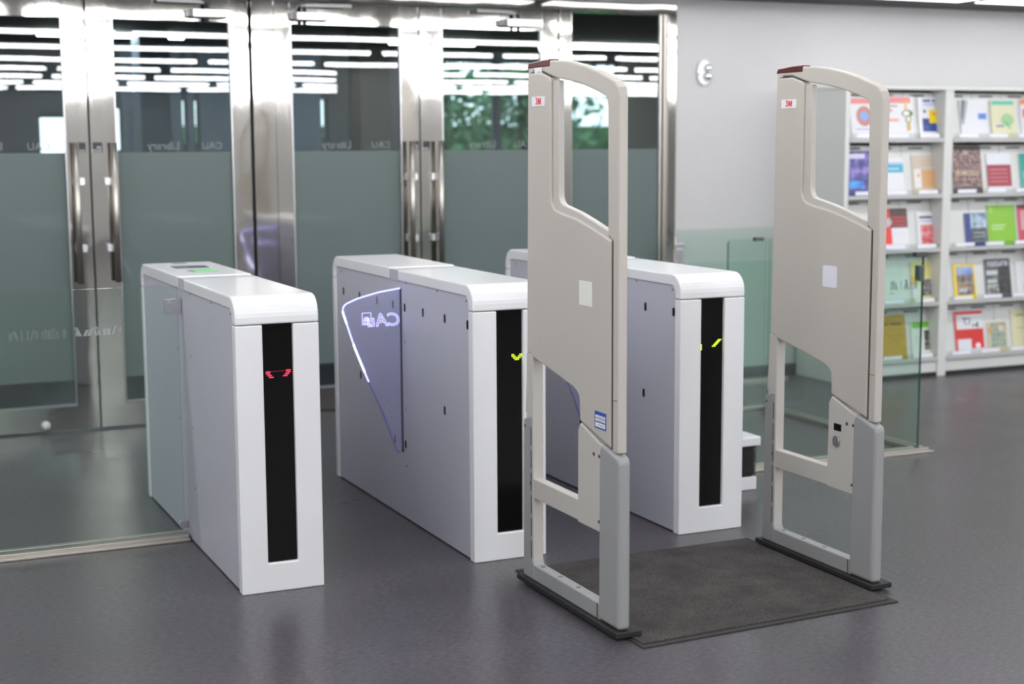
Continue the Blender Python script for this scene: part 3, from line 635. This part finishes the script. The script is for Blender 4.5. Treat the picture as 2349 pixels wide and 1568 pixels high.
MAGS = [
 ('white magazine with a pink top band and a red ring emblem', 4.585, 4.765, 1.553, 1.757, WHT, [(R(0,.84,1,1), PINK), (ell(.58,.48,.34,.30), (.52,.22,.2)), (ell(.58,.48,.17,.14), (.2,.4,.75)), (R(.2,.08,.8,.11), (.3,.35,.6))], []),
 ('white magazine with red headlines and a pair of drawn figures', 4.853, 5.070, 1.553, 1.775, WHT, [(R(.04,.80,.92,.97), PINK), (R(.08,.70,.45,.74), (.3,.3,.3)), (R(.05,.56,.25,.64), (.8,.3,.25)), (R(.05,.30,.45,.37), (.8,.28,.22)), (ell(.78,.52,.20,.10), (.10,.16,.06)), (ell(.74,.52,.12,.07), (.8,.8,.76)), (R(.70,.62,.78,.85), (.75,.5,.05)), (ell(.80,.36,.11,.12), (.35,.36,.2)), (ell(.80,.36,.06,.07), (.85,.7,.65)), (R(.74,.05,.86,.26), (.55,.40,.06))], []),
 ('white and navy magazine with a bright yellow block', 5.108, 5.322, 1.553, 1.768, WHT, [(R(.14,.02,1,.40), NAVY), (R(.40,.26,.98,.64), YEL), (R(.52,.50,.94,.55), (.7,.2,.02)), (R(.66,.34,.86,.44), (.7,.25,.02)), (R(.2,.86,.48,.94), (.1,.12,.3)), (R(.54,.86,.82,.94), (.1,.12,.3)), (R(.2,.78,.82,.80), (.1,.12,.4)), (ell(.24,.60,.05,.05), (.05,.15,.08)), (R(.22,.08,.9,.10), BLUE), (R(.22,.16,.9,.18), BLUE)], []),
 ('silvery white magazine with a small blue square', 5.445, 5.665, 1.553, 1.757, (.72,.73,.77), [([(.0,.25),(.12,.25),(.32,.96),(.1,1)], (.36,.40,.44)), ([(.02,.4),(.08,.4),(.2,.98),(.06,.98)], (.10,.13,.12)), (R(.66,.40,.96,.58), (.05,.2,.66))], []),
 ('pale cream magazine with a green band and a leaf shape', 5.695, 5.900, 1.553, 1.757, CREAM, [(R(.05,.84,.95,.97), (.06,.45,.33)), (ell(.66,.38,.26,.20), (.30,.52,.24)), ([(.5,.4),(.66,.3),(.80,.05),(.62,.2)], (.10,.45,.20)), (R(.2,.16,.5,.22), (.2,.16,.45))], []),
 ('white leaflet with an orange corner at the frame edge', 5.945, 6.14, 1.553, 1.76, WHT, [(R(0,.85,1,1), (.8,.3,.15)), (R(.1,.45,.4,.7), (.75,.12,.1))], []),
 ('blue and violet picture magazine', 4.570, 4.775, 1.205, 1.434, (.05,.05,.25), [(R(0,0,1,1), photo('violet', (.02,.02,.10), (.30,.20,.55), 16, (.08,.07,.35))), (R(.05,.02,.6,.22), photo('blue', (.02,.12,.55), (.06,.4,.85), 14)), (R(.1,.80,.7,.93), (.62,.60,.80))], []),
 ('white magazine with a sky blue band across it', 4.840, 5.003, 1.205, 1.390, WHT, [(R(0,.52,1,.80), TEAL), (R(.0,.82,1,.86), (.4,.5,.7)), (R(.05,.62,.8,.66), (.6,.75,.85))], []),
 ('small tan booklet with a darker orange panel', 5.073, 5.262, 1.205, 1.405, (.60,.50,.40), [(R(.38,.0,1,.54), (.62,.36,.16)), (R(.08,.0,.36,.58), (.75,.73,.7)), (R(.42,.80,.9,.82), (.4,.3,.2)), (R(.42,.70,.9,.72), (.4,.3,.2)), (ell(.25,.38,.06,.06), (.8,.4,.08))], []),
 ('dark crowded picture magazine with a black top', 5.392, 5.635, 1.203, 1.462, (.05,.03,.03), [(R(0,.0,1,.9), photo('crowd', (.04,.025,.025), (.50,.30,.24), 55, (.18,.10,.10))), (R(.1,.28,.9,.40), photo('crowd2', (.10,.10,.2), (.65,.45,.2), 60)), (R(.4,.78,.58,.88), (.4,.33,.3))], []),
 ('white and crimson booklet with pale text lines', 5.680, 5.880, 1.203, 1.412, (.70,.72,.76), [(R(0,0,1,.66), (.36,.02,.05)), (R(.1,.50,.85,.52), (.65,.35,.35)), (R(.1,.38,.85,.40), (.6,.3,.3)), (R(.1,.26,.85,.28), (.6,.3,.3)), (R(.1,.14,.85,.16), (.6,.3,.3))], []),
 ('teal magazine cut by the right frame edge', 5.955, 6.16, 1.203, 1.41, (.05,.38,.32), [(R(.1,.0,.9,.5), photo('teal', (.04,.3,.2), (.2,.6,.7), 20))], []),
 ('red, black and white paper with a stacked heading', 4.835, 5.050, .853, 1.072, WHT, [(R(.0,.0,.40,1), (.75,.04,.03)), (R(.36,.46,1,1), (.06,.03,.03)), (R(.42,.62,.95,.66), RED), (R(.42,.72,.95,.76), RED), (R(.42,.52,.95,.56), RED), (ell(.22,.62,.2,.13), photo('grey', (.25,.25,.27), (.7,.7,.72), 60)), (R(.5,.2,.9,.36), (.72,.72,.76))], []),
 ('white journal with a black bar and a red picture', 5.118, 5.320, .848, 1.045, WHT, [(R(.16,.0,.98,.60), photo('redpic', (.55,.05,.06), (.75,.35,.35), 26)), (R(.14,.80,.98,.87), (.05,.07,.07)), (R(.14,.70,.98,.73), (.3,.32,.6)), (R(.02,.0,.1,.95), (.66,.67,.72))], []),
 ('small navy and grey landscape journal', 5.508, 5.690, .845, 1.030, NAVY, [(R(.28,.5,1,.98), photo('ice', (.10,.20,.35), (.60,.70,.78), 22)), (R(.28,.0,1,.5), photo('rock', (.02,.03,.035), (.12,.15,.17), 20)), (R(.36,.30,.9,.33), (.4,.45,.5)), (R(.36,.18,.9,.21), (.35,.4,.45))], []),
 ('plain lime green magazine', 5.700, 5.935, .845, 1.075, LIME, [(R(.14,.42,.62,.46), (.55,.75,.35)), (R(.14,.33,.55,.37), (.55,.75,.35)), (R(.08,.80,.18,.95), (.35,.62,.12))], []),
 ('rose magazine with a dark top cut by the frame edge', 5.955, 6.17, .845, 1.072, (.62,.10,.14), [(R(0,.92,1,1), (.1,.05,.06)), (R(.12,.3,.9,.85), (.75,.45,.5))], []),
 ('pale green sheet with upright grey lettering behind the glass', 4.850, 5.052, .508, .735, (.62,.70,.66), [(R(.1,.56,.9,.78), (.58,.66,.62)), (R(.3,.12,.5,.16), (.25,.35,.3))], []),
 ('yellow booklet with a dark picture beside the glass edge', 5.092, 5.318, .503, .730, (.72,.68,.26), [(R(.34,.05,.90,.50), photo('dusk', (.03,.015,.015), (.35,.32,.36), 28)), (R(.0,.0,.28,.36), (.75,.75,.8)), (R(.0,.36,.16,.60), (.8,.45,.02)), (R(.25,.84,.85,.86), (.55,.5,.15)), (R(.25,.74,.85,.76), (.55,.5,.15)), (R(.25,.64,.85,.66), (.55,.5,.15))], []),
 ('yellow bordered magazine with a mountain picture', 5.432, 5.612, .495, .700, YEL, [(R(.14,.05,.92,.93), photo('hill', (.05,.045,.06), (.34,.28,.22), 24)), (R(.14,.66,.92,.93), photo('sky', (.05,.16,.55), (.35,.45,.62), 12)), (R(.2,.14,.6,.24), (.5,.52,.66)), (R(.2,.26,.7,.29), (.8,.45,.02))], []),
 ('black science magazine with white title letters', 5.692, 5.910, .490, .725, (.10,.105,.12), [(R(.52,.05,1,.80), photo('night', (.008,.008,.01), (.06,.05,.05), 20)), (R(.06,.56,.5,.68), (.55,.56,.6)), (R(.08,.34,.46,.44), (.5,.52,.55)), (R(.06,.04,.5,.30), photo('plate', (.05,.06,.05), (.5,.52,.5), 30)), (R(.3,.48,.5,.5), (.3,.5,.1))], [('nature', .5, .88, .20, (.66,.66,.7))]),
 ('white leaflet at the right end of the fourth shelf', 5.955, 6.15, .490, .70, WHT, [(R(.3,.1,.8,.3), (.5,.55,.56))], []),
 ('mustard yellow journal behind the glass barrier', 4.838, 5.063, .138, .392, GOLD, [(R(.1,.76,.38,.80), (.2,.12,.02)), (R(.48,.75,.86,.81), (.15,.09,.02)), (R(.15,.64,.85,.655), (.33,.2,.02)), (R(.12,.50,.88,.515), (.3,.18,.02)), (R(.5,.38,.7,.40), (.36,.22,.02))], []),
 ('white booklet with a green band and a dark picture', 5.104, 5.300, .148, .345, (.74,.76,.72), [(R(.05,.78,.92,.98), (.16,.48,.03)), (R(.52,.08,.98,.70), photo('cave', (.015,.02,.02), (.45,.40,.32), 26, (.04,.07,.07))), (R(.1,.5,.4,.52), (.4,.5,.3)), (R(.1,.4,.4,.42), (.4,.5,.3)), (R(.1,.3,.4,.32), (.4,.5,.3))], []),
 ('red and white magazine with scrawled black title', 5.458, 5.695, .136, .386, (.70,.72,.76), [(R(0,0,.08,1), RED), (R(.0,.92,1,1), RED), (R(.0,.30,1,.55), RED), (R(.56,.05,1,.32), RED), (ell(.78,.12,.09,.07), (.8,.78,.8)), ([(.3,.86),(.33,.86),(.42,.66),(.39,.66)], BLK), (R(.36,.80,.56,.83), BLK), ([(.56,.78),(.59,.80),(.50,.66),(.47,.66)], BLK), (R(.62,.62,.82,.65), BLK), (R(.78,.58,.82,.72), BLK)], []),
 ('small sage green booklet with a cream border', 5.732, 5.893, .140, .310, (.62,.55,.38), [(R(.14,.04,.94,.94), photo('sage', (.20,.30,.24), (.42,.46,.36), 40)), (ell(.7,.74,.16,.12), (.7,.55,.45)), (R(.05,.55,.25,.8), (.6,.35,.12))], []),
 ('pale yellow journal cut by the right frame edge', 5.935, 6.16, .138, .375, (.70,.66,.44), [(R(.2,.84,.9,.88), (.35,.33,.2)), (R(.2,.5,.6,.52), (.4,.38,.25))], []),
]
for (lab, x0, x1, z0, z1, colr, patches, words) in MAGS:
    wd, ht = x1-x0, (z1-z0)*1.035
    zs = min(SH, key=lambda q: abs(z0-.03-q))
    m = thing('magazine', lab, 'magazine', (x0, YR+.066, zs-.011), 'magazines on the display rack')
    m.rotation_euler[0] = -math.radians(9.2)
    hb = ht + (z0-zs)+.012                       # the foot stands on the shelf, behind the lip
    box('pages', .001, wd-.001, .0015, .008, .001, hb-.001, M_PAPER, m)
    cv = box('cover', 0, wd, 0, .0014, 0, hb, flat(colr), m)
    off = z0-zs+.012
    for i, (pts, c) in enumerate(patches):
        bm = bmesh.new(); bm_prism(bm, [(px*wd, off+pz*(ht)) for px, pz in pts], 1, -.0004-.0003*i, .0005)
        obj('printed_patch', bm, c if not isinstance(c, tuple) else flat(c), cv)
    for (s, px, pz, sz, c) in words:
        text('printed_title', s, sz*ht*1.35, (px*wd, -.004, off+pz*ht), '-y', flat(c), cv, offset=.001)

# ================================================================== trees outside the lobby windows
M_LEAF = noisy('tree leaves', (.01, .07, .05), (.10, .26, .08), 3, rough=.6)
TL = ['leafy tree outside the lobby windows, seen through the fourth door leaf', 'leafy tree outside the lobby, seen between the fourth door and the sidelight', 'leafy tree outside the lobby windows, seen through the glass sidelight']
for i, (x, y) in enumerate(((5.2, 12.0), (7.3, 13.4), (10.0, 13.0))):
    tr = thing('tree', TL[i], 'tree', (x, y, -.3), 'trees outside the lobby')
    tube('trunk', [(0, 0, 0), (.05, 0, 1.2), (-.05, .05, 2.6)], .09, pbr('bark', (.06, .045, .035), .9), tr, 8)
    bm = bmesh.new(); rn = random.Random(i)
    for k in range(1500):
        v = Vector((max(-.95, min(.95, rn.gauss(0, .5))), rn.gauss(0, .4), 2.5+rn.gauss(0, .55))); a = Vector((rn.uniform(-1, 1), rn.uniform(-1, 1), rn.uniform(-1, 1))).normalized()*.08; b = a.orthogonal().normalized()*.05
        bm.faces.new([bm.verts.new(v+q) for q in (a, b, -a, -b)])
    me = bpy.data.meshes.new('crown'); bm.to_mesh(me); bm.free(); me.materials.append(M_LEAF)
    lf = bpy.data.objects.new('crown', me); COL.objects.link(lf); lf.parent = tr; lf['kind'] = 'stuff'
hd_ = box('hedge', 2.5, 13.0, 14.6, 15.4, -.3, 1.75, M_LEAF); tag(hd_, 'clipped green hedge beyond the trees outside the lobby', 'hedge')
struct(box('ground_outside', -12, 25, 9.5, 40, -.4, -.3, pbr('lawn', (.10, .17, .05), .9)))
